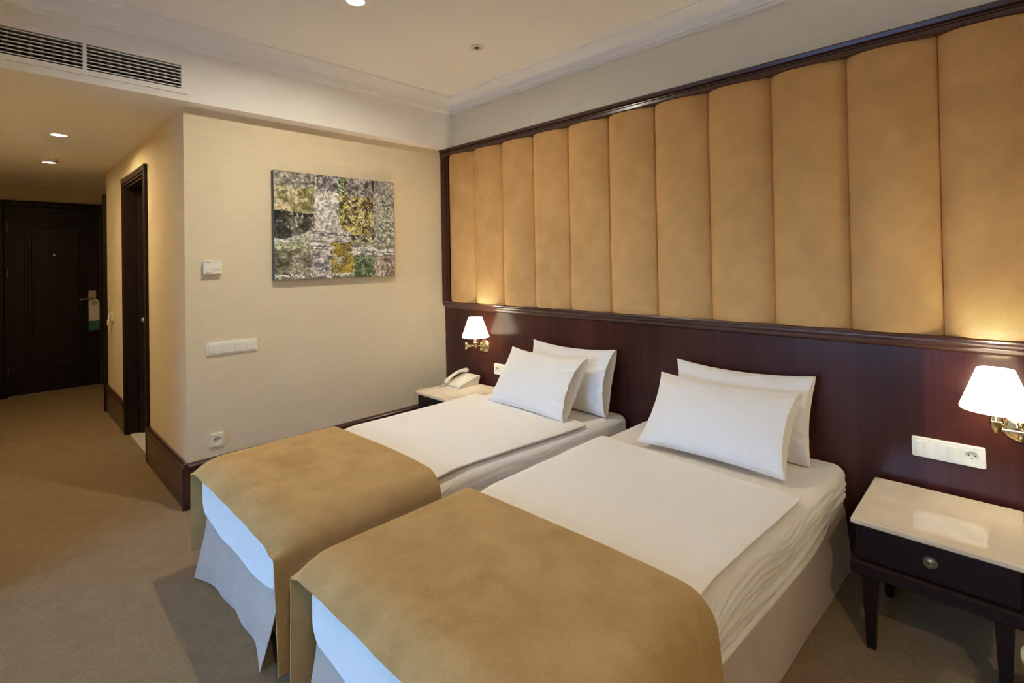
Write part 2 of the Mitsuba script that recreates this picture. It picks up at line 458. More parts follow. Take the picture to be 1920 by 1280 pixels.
# window (behind the camera's left)
w = sroot('window_1', 'tall window in the wall opposite the headboard')
fr = cat(box(WX0, WX0 + .05, YB - .09, YB - .03, WZ0, WZ1), box(WX1 - .05, WX1, YB - .09, YB - .03, WZ0, WZ1),
         box(WX0, WX1, YB - .09, YB - .03, WZ0, WZ0 + .05), box(WX0, WX1, YB - .09, YB - .03, WZ1 - .05, WZ1),
         box((WX0 + WX1) / 2 - .025, (WX0 + WX1) / 2 + .025, YB - .09, YB - .03, WZ0, WZ1))
obj('frame', fr, 'mat_white', w)
for a, b in ((WX0 + .05, (WX0 + WX1) / 2 - .025), ((WX0 + WX1) / 2 + .025, WX1 - .05)):
    obj('pane', (np.array([[a, YB - .06, WZ0 + .05], [b, YB - .06, WZ0 + .05], [b, YB - .06, WZ1 - .05], [a, YB - .06, WZ1 - .05]]), np.array([[0, 1, 2, 3]])), 'mat_glass', w, smooth=False)

# crown mouldings
cove = [(0, 0), (.125, 0), (.125, .010), (.112, .013)]
for k in range(9):
    t = k / 8 * math.pi / 2
    cove.append((.030 + .078 * (1 - math.sin(t)), .018 + .070 * (1 - math.cos(t))))
cove += [(.020, .092), (.020, .100), (.010, .106), (0, .106)]
struct('trim_1', prism([(-d, ZC - h) for d, h in cove], 'x', XS, XR), 'mat_crown', smooth=25)
struct('trim_2', prism([(XS + d, ZC - h) for d, h in cove], 'y', YB, 0), 'mat_crown', smooth=25)

# baseboards: plank with a stepped cap
bb = [(0, 0), (.020, 0), (.020, .205), (.024, .209), (.024, .222), (.019, .226), (.019, .233), (.030, .238), (.030, .248), (.024, .256), (.012, .262), (0, .262)]
struct('baseboard_picture', prism([(XP + d, z) for d, z in bb], 'y', YW - .03, -.03), 'mat_wood_y', smooth=25)
struct('baseboard_hallway', prism([(YW - d, z) for d, z in bb], 'x', -1.095, XP + .03), 'mat_wood_h', smooth=25)
struct('baseboard_hallway', prism([(YW - d, z) for d, z in bb], 'x', XN, -2.025), 'mat_wood_h', smooth=25)
struct('trim_3', box(XN - .022, XN + .006, YW - .034, YW + .10, 0, 2.125, .003), 'mat_door')

# bathroom door: casing, lining and the leaf swung into the dark bathroom
d2 = sroot('door_2', 'dark wooden bathroom door standing open in the hallway wall')
cas = [(0, 0), (.018, 0), (.022, .010), (.022, .045), (.014, .055), (.014, .065), (0, .065)]   # depth, width from outer edge
CX0, CX1, CZ = -2.03, -1.09, 2.15
obj('casing', cat(prism([(CX0 + b, YW - a) for a, b in cas], 'z', 0, CZ), prism([(CX1 - b, YW - a) for a, b in cas], 'z', 0, CZ),
                  prism([(YW - a, CZ - b) for a, b in cas], 'x', CX0, CX1)), 'mat_door', d2, smooth=25)
obj('jamb', cat(box(DX0 - .001, DX0 + .018, YW, YW + .12, 0, DZ), box(DX1 - .018, DX1 + .001, YW, YW + .12, 0, DZ), box(DX0, DX1, YW, YW + .12, DZ - .018, DZ)), 'mat_door', d2)
leaf = obj('leaf', box(DX0 + .02, DX0 + .06, YW + .075, YW + .82, .012, DZ - .022, .003), 'mat_door', d2)
hx, hy, hz = DX0 + .06, YW + .115, .958
obj('handle', cat(lathe([(0, 0), (.026, 0), (.026, .008), (.012, .012), (.011, .045), (0, .047)], (hx, hy, hz), 'x', 24),
                  tube([(hx + .042, hy - .01, hz), (hx + .046, hy + .05, hz + .004), (hx + .044, hy + .11, hz + .002)], [.011, .009, .008])), 'mat_chrome', leaf)

# entrance door at the end of the hallway
d1 = sroot('door_1', 'dark wooden entrance door at the end of the hallway')
ec = [(0, 0), (.022, 0), (.028, .014), (.028, .062), (.018, .075), (.018, .095), (0, .095)]
obj('casing', cat(prism([(XE + a, EY0 - .095 + b) for a, b in ec], 'z', 0, EZ + .095), prism([(XE + a, EY1 + .095 - b) for a, b in ec], 'z', 0, EZ + .095),
                  prism([(XE + a, EZ + .095 - b) for a, b in ec], 'y', EY0 - .095, EY1 + .095)), 'mat_door', d1, smooth=25)
# leaf with one recessed field framed by a raised bead
lf = boolean_cut(box(XE - .06, XE - .012, EY0 - .001, EY1 + .001, .009, EZ + .001), box(XE - .022, XE + .02, EY0 + .145, EY1 - .145, .225, EZ - .155))
leaf = obj('leaf', lf, 'mat_door', d1, smooth=False)
y0, y1, z0, z1 = EY0 + .145, EY1 - .145, .225, EZ - .155
obj('bead', cat(box(XE - .024, XE - .004, y0 - .012, y0 + .02, z0 - .012, z1 + .012, .005), box(XE - .024, XE - .004, y1 - .02, y1 + .012, z0 - .012, z1 + .012, .005),
                box(XE - .024, XE - .004, y0, y1, z0 - .012, z0 + .02, .005), box(XE - .024, XE - .004, y0, y1, z1 - .02, z1 + .012, .005)), 'mat_door', leaf)
obj('field', box(XE - .024, XE - .014, y0 + .05, y1 - .05, z0 + .05, z1 - .05, .006), 'mat_door', leaf)
for hz in (1.87, 1.36, .28):
    obj('hinge', cat(lathe([(0, 0), (.007, 0), (.007, .10), (0, .10)], (XE - .004, EY0 - .001, hz - .05), n=12)), 'mat_nickel', d1)
obj('peephole', lathe([(0, 0), (.012, 0), (.012, .003), (.006, .005), (0, .005)], (XE - .014, -2.222, 1.56), 'x', 20), 'mat_chrome', leaf)
obj('lock_plate', box(XE - .013, XE + .004, -1.925, -1.853, .905, 1.135, .003), 'mat_nickel', leaf)
obj('lever', cat(lathe([(0, 0), (.014, 0), (.012, .045), (0, .047)], (XE, -1.885, 1.04), 'x', 16), tube([(XE + .042, -1.885, 1.04), (XE + .048, -1.95, 1.04), (XE + .046, -1.995, 1.036)], [.010, .010, .009]),
                  lathe([(0, -.013), (.009, -.009), (.013, 0), (.009, .009), (0, .013)], (XE + .046, -2.0, 1.036), 'x', 14)), 'mat_chrome', leaf)
obj('light_gap_strip', box(XE - .10, XE - .002, EY0, EY1, 0, .008, .002), 'mat_nickel', d1)  # pale metal strip standing in for the light leaking under the door

# do-not-disturb hanger on the lever
hg = thing('door_hanger', 'white and green paper hanger hooked on the entrance door lever', 'door hanger')
from shapely.geometry import Point, box as sbox
outline = sbox(-.050, -.21, .050, 0).union(Point(0, 0).buffer(.050, 24))
outline = outline.difference(Point(0, -.002).buffer(.026, 24))
up_, lo_ = outline, sbox(-.050, -.325, .050, -.21)
for nm, shp, mt in (('white_card', up_, 'mat_card'), ('green_card', lo_, 'mat_green')):
    m = trimesh.creation.extrude_polygon(shp, .0015, engine='earcut')
    v = m.vertices
    m = trimesh.Trimesh(np.column_stack([XE + .012 + v[:, 2], -1.875 + v[:, 0], .985 + v[:, 1]]), m.faces, process=False)
    m.fix_normals()
    obj(nm, m, mt, hg, smooth=False)

# key card holder and light switch on the hallway wall
kc = thing('key_card_holder', 'small cream key card holder on the hallway wall near the entrance', 'switch')
obj('case', box(-2.725, -2.645, YW - .016, YW, .905, .985, .005), 'mat_plastic', kc)
obj('card_tag', hull(box(-2.70, -2.66, YW - .030, YW - .026, .935, .975), box(-2.715, -2.675, YW - .040, YW - .034, .865, .90)), 'mat_card', kc)
sw = thing('light_switch', 'small cream light switch beside the bathroom door casing', 'switch')
obj('frame', box(-2.125, -2.045, YW - .009, YW, .905, .985, .004), 'mat_plastic', sw)
obj('rocker', box(-2.112, -2.058, YW - .015, YW - .006, .918, .972, .004), 'mat_plastic', sw)

# ------------------------------------------------------------------ air vent in the soffit
av = thing('air_vent', 'long white air grille of two sections in the soffit over the hallway', 'vent')
fa, fb = VY[1][0] - .03, VY[0][1] + .03
frame = boolean_cut(box(XS, XS + .008, fa, fb, V0 - .026, V1 + .026), *[box(XS - .02, XS + .05, a, b, V0, V1) for a, b in VY])
obj('frame', frame, 'mat_white', av, smooth=False)
for a, b in VY:
    duct = boolean_cut(box(-.418, XS - .001, a + .0005, b - .0005, V0 + .0005, V1 - .0005), box(-.412, XS + .05, a + .002, b - .002, V0 + .002, V1 - .002))
    obj('duct', duct, 'mat_duct', av, smooth=False)
    for k in range(7):
        z = V0 + (k + .5) * (V1 - V0) / 7
        obj('slat', prism([(XS - .018, z + .0050), (XS + .003, z + .0030), (XS + .006, z - .0030), (XS - .012, z + .0006)], 'y', a, b), 'mat_white', av, smooth=False)
    nb = 10
    for k in range(nb):
        y = a + (k + .5) * (b - a) / nb
        obj('blade', hull(box(XS - .034, XS - .031, y - .0008, y + .0008, V0, V1), box(XS - .070, XS - .066, y - .010, y - .008, V0, V1)), 'mat_duct', av, smooth=False)

# ------------------------------------------------------------------ recessed downlights and ceiling sensor
_dl = [('small recessed ceiling spotlight glowing in the room ceiling', .992, -1.411, ZC, DOWNLIGHT_ROOM, .036),
       ('recessed ceiling spotlight nearest to the air grille in the hallway', -1.41, -2.383, ZS, DOWNLIGHT_HALL, .038),
       ('recessed ceiling spotlight farther down the hallway towards the entrance door', -2.70, -2.362, ZS, DOWNLIGHT_HALL * .16, .038),
       ('recessed ceiling spotlight behind the camera, outside the picture', 4.25, -2.90, ZC, DOWNLIGHT_FAR, .036)]
for lab, x, y, zc, power, r in _dl:
    d = thing('downlight', lab, 'ceiling light', 'recessed spotlights in the ceiling')
    up = .0065 if zc == ZC else .006       # how deep the lamp sits
    obj('ring', lathe([(.0440, .002), (.0440, -.002), (.0465, -.0035), (.056, -.0025), (.058, -.0003), (.058, .0), (.0462, .0), (.0462, .002)], (x, y, zc), n=36), 'mat_white', d)
    obj('cup', lathe([(.0445, .0), (.0415, up + .004), (.0415, .040), (0, .040), (0, .042), (.0440, .042), (.0458, .0)], (x, y, zc), n=36), 'mat_nickel', d)
    k = obj('lamp', lathe([(0, .006), (r, .006), (r, .001)] + [(r * math.cos(t), -.004 * math.sin(t)) for t in np.linspace(.1, math.pi / 2 - .01, 8)] + [(0, -.004)], (x, y, zc + up), n=28), 'mat_white', d)
    scene[k]['emitter'] = {'type': 'area', 'radiance': rgb(power), 'sampling_weight': float(np.clip(np.max(power) / 800, .4, 3))}
cs = thing('ceiling_sensor', 'tiny round sensor with a dark slot in the ceiling near the headboard wall', 'sensor')
obj('rim', lathe([(0, 0), (.044, 0), (.043, -.006), (.026, -.010), (.020, -.004), (0, -.004)], (.995, -.59, ZC), n=32), 'mat_plastic_dim', cs)
obj('lens', lathe([(0, -.002), (.017, -.002), (.016, -.006), (0, -.009)], (.995, -.59, ZC), n=24), 'mat_plastic_dark', cs)
sp = thing('sprinkler', 'small metal sprinkler head in the hallway ceiling by the farther spotlight', 'sprinkler')
obj('rosette', lathe([(0, 0), (.035, 0), (.030, -.006), (.010, -.010), (0, -.010)], (-2.42, -2.33, ZS), n=24), 'mat_white', sp)
obj('nozzle', lathe([(0, -.008), (.007, -.008), (.006, -.028), (.020, -.030), (.020, -.033), (0, -.033)], (-2.42, -2.33, ZS), n=20), 'mat_nickel', sp)

# ------------------------------------------------------------------ headboard panelling
hb = thing('headboard', 'wall-wide headboard of tan suede channel panels over dark red-brown wood', 'headboard')
PW, PZ0, PZ1 = .315, 1.074, 2.284
NP = 14
gu, gv = np.meshgrid(np.linspace(-1, 1, 29), np.linspace(0, 1, 61), indexing='ij')
for k in range(NP):
    x0 = k * PW
    wid = min(PW, XR - x0 - .005)
    gs = np.where(gu < -.30, (gu + .30) / .70, (gu + .30) / 1.30)      # fullest a little left of the middle
    pu = (1 - np.abs(gs) ** 2.1) ** .75
    pv = np.clip(np.minimum(gv, 1 - gv) / .022, 0, 1) ** .5
    wob = (nfbm(np.stack([gu * .9 + k * 7.3, gv * 5, gu * 0], -1), 3, 5) - .5) * .010
    depth = .001 + (.054 + wob * .6) * pu * (.82 + .18 * pv)
    xx = x0 + wid / 2 + gu * (wid / 2 - .0006)
    P = np.stack([xx, -.020 - depth, PZ0 + .001 + gv * (PZ1 - PZ0 - .002)], -1)
    n_u, n_v = gu.shape
    B = P.copy()
    B[..., 1] = -.004
    i = np.arange(n_u * n_v).reshape(n_u, n_v)
    q = np.stack([i[:-1, :-1], i[1:, :-1], i[1:, 1:], i[:-1, 1:]], -1).reshape(-1, 4)
    rim = np.concatenate([i[:, 0], i[-1, 1:], i[-2::-1, -1], i[0, -2:0:-1]])
    nx = np.roll(rim, -1)
    N = n_u * n_v
    e = np.stack([rim, rim + N, nx + N, nx], 1)
    back = np.array([[i[0, 0] + N, i[0, -1] + N, i[-1, -1] + N, i[-1, 0] + N]])
    f = np.vstack([q, e, back])
    m = trimesh.Trimesh(np.vstack([P.reshape(-1, 3), B.reshape(-1, 3)]), np.vstack([f[:, [0, 1, 2]], f[:, [0, 2, 3]]]), process=False)
    obj('upholstered_panel', m, 'mat_upholstery', hb, smooth=50)
top = [(0, PZ1), (-.060, PZ1), (-.064, PZ1 + .006), (-.064, PZ1 + .022), (-.054, PZ1 + .030), (-.054, PZ1 + .036), (-.068, PZ1 + .042), (-.072, PZ1 + .056), (-.062, PZ1 + .066), (0, PZ1 + .066)]
obj('top_rail', prism(top, 'x', XP + .001, XR - .002), 'mat_wood_h', hb, smooth=25)
obj('side_stile', prism([(XP + .001, -.001), (XP + .001, -.056), (XP + .010, -.060), (-.030, -.060), (-.024, -.046), (-.001, -.044), (-.001, -.001)], 'z', 1.045, PZ1), 'mat_wood', hb, smooth=25)
rail = [(0, PZ0), (-.060, PZ0), (-.064, PZ0 - .006), (-.062, PZ0 - .012), (-.054, PZ0 - .016), (-.054, PZ0 - .022), (-.050, PZ0 - .030), (-.044, PZ0 - .036), (-.044, PZ0 - .042), (-.040, PZ0 - .052), (-.034, PZ0 - .058), (-.030, PZ0 - .060), (0, PZ0 - .060)]
obj('dado_rail', prism(rail, 'x', XP + .03, XR - .002), 'mat_wood_h', hb, smooth=25)
obj('wood_panel', box(XP + .001, XR - .002, -.030, -.001, 0, PZ0 - .060, .0015), 'mat_wood', hb, smooth=False)

# ------------------------------------------------------------------ painting
pt = thing('painting', 'unframed abstract patchwork painting in grey, olive and gold on the beige wall', 'painting')
obj('canvas', box(XP + .002, -.050, -1.440, -.540, 1.303, 2.021, .002), 'mat_canvas_edge', pt)
obj('painted_face', box(-.0500, -.0485, -1.438, -.542, 1.305, 2.019), 'mat_painting', pt, smooth=False)

# ------------------------------------------------------------------ wall fittings
tm = thing('thermostat', 'white room thermostat box with a round dial on the beige wall', 'thermostat')
obj('case', box(XP, XP + .030, -1.838, -1.742, 1.354, 1.436, .004), 'mat_plastic', tm)
obj('dial', lathe([(0, 0), (.019, 0), (.018, .006), (.015, .008), (0, .008)], (XP + .0295, -1.811, 1.381), 'x', 28), 'mat_plastic', tm)
for k in range(4):
    obj('slider', box(XP + .029, XP + .034, -1.785 + k * .010, -1.780 + k * .010, 1.375 + .003 * (k % 2), 1.389, .001), 'mat_plastic_dim', tm)
obj('brand_mark', cat(*[box(XP + .0297, XP + .0304, -1.830 + k * .0052, -1.8265 + k * .0052, 1.4235, 1.4275) for k in range(4)]), 'mat_plastic_dark', tm, smooth=False)


def rounded(w_, h_, r):
    return sbox(-w_ / 2 + r, -h_ / 2 + r, w_ / 2 - r, h_ / 2 - r).buffer(r, quad_segs=6)


def plate(shape, depth, to, hole=None, inset=.004):
    """plate of 2-D outline standing on a wall; to(a, h, d) maps along-wall, height, depth to the world"""
    from shapely.geometry import Polygon
    s0 = shape if hole is None else shape.difference(hole)
    s1 = shape.buffer(-inset)
    s1 = s1 if hole is None else s1.difference(hole.buffer(.001))
    m0 = trimesh.creation.extrude_polygon(s0, depth * .55, engine='earcut')
    m1 = trimesh.creation.extrude_polygon(s1, depth, engine='earcut')
    m = cat(m0, m1)
    v = m.vertices
    m = trimesh.Trimesh(to(v[:, 0], v[:, 1], v[:, 2]), m.faces, process=False)
    if m.volume < 0:
        m.invert()
    return m


def to_picture(y, z):
    return lambda a, h, d: np.column_stack([XP + .0003 + d, y + a, z + h])


def to_headboard(x, z):
    return lambda a, h, d: np.column_stack([x + a, -.0303 - d, z + h])


from shapely import affinity


def socket_parts(parent, to, depth):
    """euro socket: cup, two pin holes, earth clips"""
    disc = Point(0, 0).buffer(.0205, quad_segs=12)
    cup = trimesh.creation.extrude_polygon(disc.buffer(.001).difference(Point(0, 0).buffer(.0190, quad_segs=12)), depth, engine='earcut')
    floor_ = trimesh.creation.extrude_polygon(disc, .0015, engine='earcut')
    m = cat(cup, floor_)
    v = m.vertices
    g = trimesh.Trimesh(to(v[:, 0], v[:, 1], v[:, 2]), m.faces, process=False)
    if g.volume < 0:
        g.invert()
    obj('socket_well', g, 'mat_plastic_dim', parent)
    for a, h, r in ((-.0095, .002, .0030), (.0095, .002, .0030), (0, -.0115, .0026)):
        c = trimesh.creation.extrude_polygon(Point(a, h).buffer(r, quad_segs=6), .0022, engine='earcut')
        v = c.vertices
        g = trimesh.Trimesh(to(v[:, 0], v[:, 1], v[:, 2]), c.faces, process=False)
        if g.volume < 0:
            g.invert()
        obj('pin_hole', g, 'mat_plastic_dark', parent, smooth=False)


# four switches in one frame
g4 = thing('switch_panel', 'cream frame of four light switches under the thermostat', 'switch')
obj('frame', plate(rounded(.292, .078, .008), .010, to_picture(-1.683, .904)), 'mat_plastic', g4)
for k in range(4):
    y = -1.683 + (k - 1.5) * .071
    r = obj('rocker', plate(rounded(.055, .053, .004), .016, to_picture(y, .904), inset=.002), 'mat_plastic', g4)
    obj('indicator', lathe([(0, 0), (.0028, 0), (.0022, .0014), (0, .0018)], (XP + .0159, y + .017, .912), 'x', 12), 'mat_led', r)
# single socket low on the wall
so = thing('wall_socket', 'single cream power socket low on the beige wall by the foot of the bed', 'socket')
obj('frame', plate(rounded(.078, .080, .006), .012, to_picture(-1.774, .358), hole=Point(0, 0).buffer(.0205, quad_segs=12)), 'mat_plastic', so)
socket_parts(so, to_picture(-1.774, .358), .010)
# socket plate half hidden by the pillows
s2 = thing('wall_socket', 'cream socket plate on the dark wood half hidden behind the far pillows', 'socket')
hole = Point(-.032, 0).buffer(.0205, quad_segs=12)
obj('frame', plate(rounded(.152, .082, .008), .011, to_headboard(.588, .584), hole=hole), 'mat_plastic', s2)
socket_parts(s2, to_headboard(.588 - .032, .584), .009)
obj('rocker', plate(rounded(.055, .055, .004), .015, to_headboard(.624, .584), inset=.002), 'mat_plastic', s2)
# switches and socket over the right nightstand
g3 = thing('switch_panel', 'cream frame of four rockers and a power socket over the right nightstand', 'switch')
cx, cz = 3.152, .609
bow = rounded(.226, .082, .007)
hole = Point(.072, 0).buffer(.0205, quad_segs=12)
obj('frame', plate(bow, .011, to_headboard(cx, cz), hole=hole), 'mat_plastic', g3)
for k, a in enumerate((-.0860, -.0580, -.0145, .0135)):
    m = plate(rounded(.0238, .055, .0025), (.0165, .0145, .0140, .0170)[k], to_headboard(cx + a, cz), inset=.0015)
    obj('rocker', m, 'mat_plastic', g3)
socket_parts(g3, to_headboard(cx + .072, cz), .009)
for k in (-1, 1):
    obj('joint_line', box(cx + k * .036 - .0004 - .0005, cx + k * .036 + .0004, -.0413, -.040, cz - .036, cz + .036), 'mat_plastic_dim', g3, smooth=False)


# ------------------------------------------------------------------ beds
def bed(x0, x1, right_seen, first):
    far = first
    name = 'single bed nearest the beige wall with white sheets and grey skirt' if far else 'single bed beside the right nightstand with white sheets and grey skirt'
    b = thing('bed', name, 'bed', 'twin beds')
    def widen(x, y):      # the bedding is tucked tighter at the foot
        return ss(x0 + .3, x1, x) * ss(-1.40, -.35, y) * (.085 if far else .050)
    # mattress in its white fitted sheet, long creases along the open side
    m = rbox((x0 + .004, -2.028, .225), (x1 - .004, -.036, .473), .055, (60, 150, 40))
    v, nrm = m.vertices.copy(), m.vertex_normals.copy()
    side = ss(.25, .8, nrm[:, 0]) * ss(.235, .27, v[:, 2])
    q = np.stack([v[:, 1] * 1.1, v[:, 2] * 52 + (nfbm(np.stack([v[:, 1] * 2.5, v[:, 2] * 2, v[:, 0] * 0], -1), 2, 3) - .5) * 6, v[:, 0] * 0 + (0 if far else 9)], -1)
    cr = np.abs(nfbm(q, 3, 11) - .5) * 2
    fade = ss(.47, .40, v[:, 2])
    disp = (-.021 * (1 - cr) ** 2.5 + .010) * side * fade * (.4 if far else 1.0)
    lump = (nfbm(v * np.array([2.4, 2.4, 3]) + 5, 3, 21) - .5) * .008
    v += nrm * (disp + lump * (np.abs(nrm[:, 2]) > .5))[:, None]
    # the sheet pulls in towards its lower hem
    pull = ss(.40, .235, v[:, 2])
    v[:, 0] -= np.sign(v[:, 0] - (x0 + x1) / 2) * pull * .018 * (np.abs(nrm[:, 0]) > .3)
    v[:, 0] += widen(v[:, 0], v[:, 1])
    v[:, 2] -= .016 * ss(-1.18, -1.40, v[:, 1]) * ss(.40, .45, v[:, 2])
    obj('mattress', trimesh.Trimesh(v, m.faces, process=False), 'mat_linen', b, smooth=True)
    obj('base', box(x0 + .026, x1 - .026, -2.005, -.05, .06, .232, .01), 'mat_skirt', b)
    for fx in (x0 + .12, x1 - .12):
        for fy in (-.14, -1.85):
            obj('foot', lathe([(0, 0), (.022, 0), (.028, .06), (0, .06)], (fx, fy, 0), n=16), 'mat_black', b)
    # skirt: foot panel flaring at its corners, side panels
    u, h = np.meshgrid(np.linspace(0, 1, 60), np.linspace(0, 1, 22), indexing='ij')   # h 0 at top
    L, R = x0 + .045, x1 - .065
    lo_l, lo_r = x0 + .03, x1 - .135
    xx = (L + u * (R - L)) * (1 - h) + (lo_l + u * (lo_r - lo_l)) * h
    yy = -2.028 - .004 * np.sin(u * 21 + 1) * h - .012 * h - (.052 * np.exp(-u / .13) + .045 * np.exp(-(1 - u) / .12) - .010) * h ** 1.6
    zz = .300 * (1 - h) + .004
    obj('skirt', sheet(np.stack([xx, yy, zz], -1), .003), 'mat_skirt', b, smooth=50)
    for s in (-1, 1):
        yv = -.045 + u * (-2.0 + .045)
        xs = (x0 + .020 if s < 0 else x1 - .022 + widen(x1, yv)) + s * (.010 * h + .005 * np.sin(u * 17) * h + .020 * np.exp(-u / .03) * h)
        obj('skirt', sheet(np.stack([xs - s * .012 * ss(.12, 0, h), yv, .300 * (1 - h) + .006], -1), .003, flip=s < 0), 'mat_skirt', b, smooth=50)

    # white top sheet, folded at its long edges and hanging over the foot
    w0, w1 = x0 + .030, x1 - .040
    uu = np.linspace(0, 1, 90)
    yh0, yh1 = (-.40, -.42) if far else (-.525, -.60)
    s = np.linspace(0, 1, 150)
    P = np.zeros((90, 150, 3))
    ztop = .4915
    for i_, a in enumerate(uu):
        x = w0 + a * (w1 - w0)
        yh = yh0 + (yh1 - yh0) * a
        # path: head edge -> foot edge -> down
        hem = .302 - .012 * math.sin(a * 3.1) + .05 * math.exp(-a / .02) + .02 * math.exp(-(1 - a) / .05) + .004 * math.sin(a * 14)
        r = .045
        L1, L2, L3 = (-2.052 + r) * -1 + yh, r * math.pi / 2, ztop - r - hem
        tot = L1 + L2 + L3
        d = s * tot
        y = np.where(d < L1, yh - d, 0.0)
        z = np.where(d < L1, ztop, 0.0)
        t = np.clip((d - L1) / L2, 0, 1) * math.pi / 2
        k = (d >= L1) & (d < L1 + L2)
        y = np.where(k, -2.052 + r - r * np.sin(t), y)
        z = np.where(k, ztop - r + r * np.cos(t), z)
        k = d >= L1 + L2
        y = np.where(k, -2.052 - .004 * np.sin(a * 17 + 2) * (d - L1 - L2), y)
        z = np.where(k, ztop - r - (d - L1 - L2), z)
        P[i_, :, 0], P[i_, :, 1], P[i_, :, 2] = x, y, z
    P[..., 2] -= .012 * ss(-1.27, -1.41, P[..., 1]) * ss(hem + .02, ztop - .03, P[..., 2])
    edge = np.minimum(uu, 1 - uu)[:, None] * (w1 - w0)
    P[..., 2] -= (.0065 * np.clip(1 - edge / .05, 0, 1) ** 2.2) * (P[..., 1] > -2.03)
    soft = (nfbm(np.stack([P[..., 0] * 3, P[..., 1] * 2.2, P[..., 2] * 0 + (3 if far else 8)], -1), 3, 31) - .5)
    crease = np.abs(nfbm(np.stack([P[..., 0] * 11 + P[..., 1] * 2, P[..., 1] * 1.5, P[..., 2] * 0 + (1 if far else 6)], -1), 3, 41) - .5)
    topm = P[..., 1] > -2.0
    P[..., 2] += topm * (soft * .010 + .006 * np.exp(-crease / .03) * ss(.6, .9, nfbm(np.stack([P[..., 0] * 2, P[..., 1] * 2, P[..., 2] * 0], -1), 2, 77)))
    P[..., 0] += widen(P[..., 0], P[..., 1]) + .045 * ss(x0 + .5, x0, P[..., 0]) * ss(-1.42, -1.95, P[..., 1])
    lab = 'white top sheet tucked over the bed nearest the beige wall' if far else 'white top sheet tucked over the bed beside the right nightstand'
    k = obj('top_sheet', sheet(P, .0085), 'mat_linen', smooth=50)
    labels[k] = {'label': lab, 'category': 'bed sheet', 'group': 'white top sheets'}


def runner(xl, xr, zt, flare, lab):
    """suede throw across the foot of a bed: top, two hanging flaps, rolled front edge"""
    r, zb = .060, .095
    yh, yf = -1.412, -2.084
    path = []
    for z in np.linspace(zb, zt - r, 26)[:-1]:
        path.append((xl - .006 * (zt - r - z) / .35, z))
    for t in np.linspace(0, math.pi / 2, 12):
        path.append((xl + r - r * math.cos(t), zt - r + r * math.sin(t)))
    xa, xb = xl + r, xr - .085
    for t in np.linspace(0, 1, 80)[1:-1]:
        path.append((xa + t * (xb - xa), zt))
    for t in np.linspace(0, math.pi / 2, 14):
        path.append((xb + .085 * math.sin(t), zt - .085 + .085 * math.cos(t)))
    for z in np.linspace(zt - .085, zb, 28)[1:]:
        path.append((xr + flare * ((zt - .085 - z) / .32) ** .8, z))
    path = np.array(path)
    v = np.linspace(0, 1, 90)
    P = np.zeros((len(path), len(v), 3))
    P[..., 0], P[..., 2] = path[:, :1], path[:, 1:]
    P[..., 1] = yh + (yf - yh) * v
    x, y, z = P[..., 0].copy(), P[..., 1].copy(), P[..., 2].copy()
    xc, hw = (xl + xr) / 2, (xr - xl) / 2
    onTop = ss(zt - .07, zt - .005, z)
    P[..., 2] += onTop * .013 * (1 - np.clip(np.abs(x - xc) / hw, 0, 1) ** 3)
    hang = ss(zt - .06, zb, z)
    P[..., 0] += hang * (.006 * np.sin(y * 13 + xl * 5) + .004 * np.sin(y * 29)) * np.where(x > xc, 1, -1)
    front = np.clip((yf + .13 - y) / .13, 0, 1)
    P[..., 2] -= onTop * .050 * front ** 2.2
    gather = np.sin(x * 240 + 3 * np.sin(x * 37)) * .0010 + (nfbm(np.stack([x * 42, y * 8, z * 0], -1), 3, 8) - .5) * .007
    P[..., 2] += onTop * gather * ss(yf + .17, yf + .06, y) * (.08 + .92 * ss(yf, yf + .05, y))
    P[..., 2] += onTop * (nfbm(np.stack([x * 3, y * 3, z * 0 + xl], -1), 3, 51) - .5) * .006 * (1 - .8 * front)
    P[..., 1] += -.001 * np.sin(x * 31) * front * onTop
    # the head edge wanders a little
    P[..., 1] += .006 * np.sin(x * 5 + 1) * (1 - v) ** 4
    k = obj('bed_runner', sheet(P, .005), 'mat_runner', smooth=60)
    labels[k] = {'label': lab, 'category': 'bed runner', 'group': 'suede bed runners'}


BX = [(.668, 1.612), (1.792, 2.765)]
bed(*BX[0], False, True)
bed(*BX[1], True, False)
runner(.652, 1.634, .514, .018, 'olive-brown suede runner across the foot of the bed nearest the beige wall')
runner(1.774, 2.788, .517, .024, 'olive-brown suede runner across the foot of the bed in the foreground')


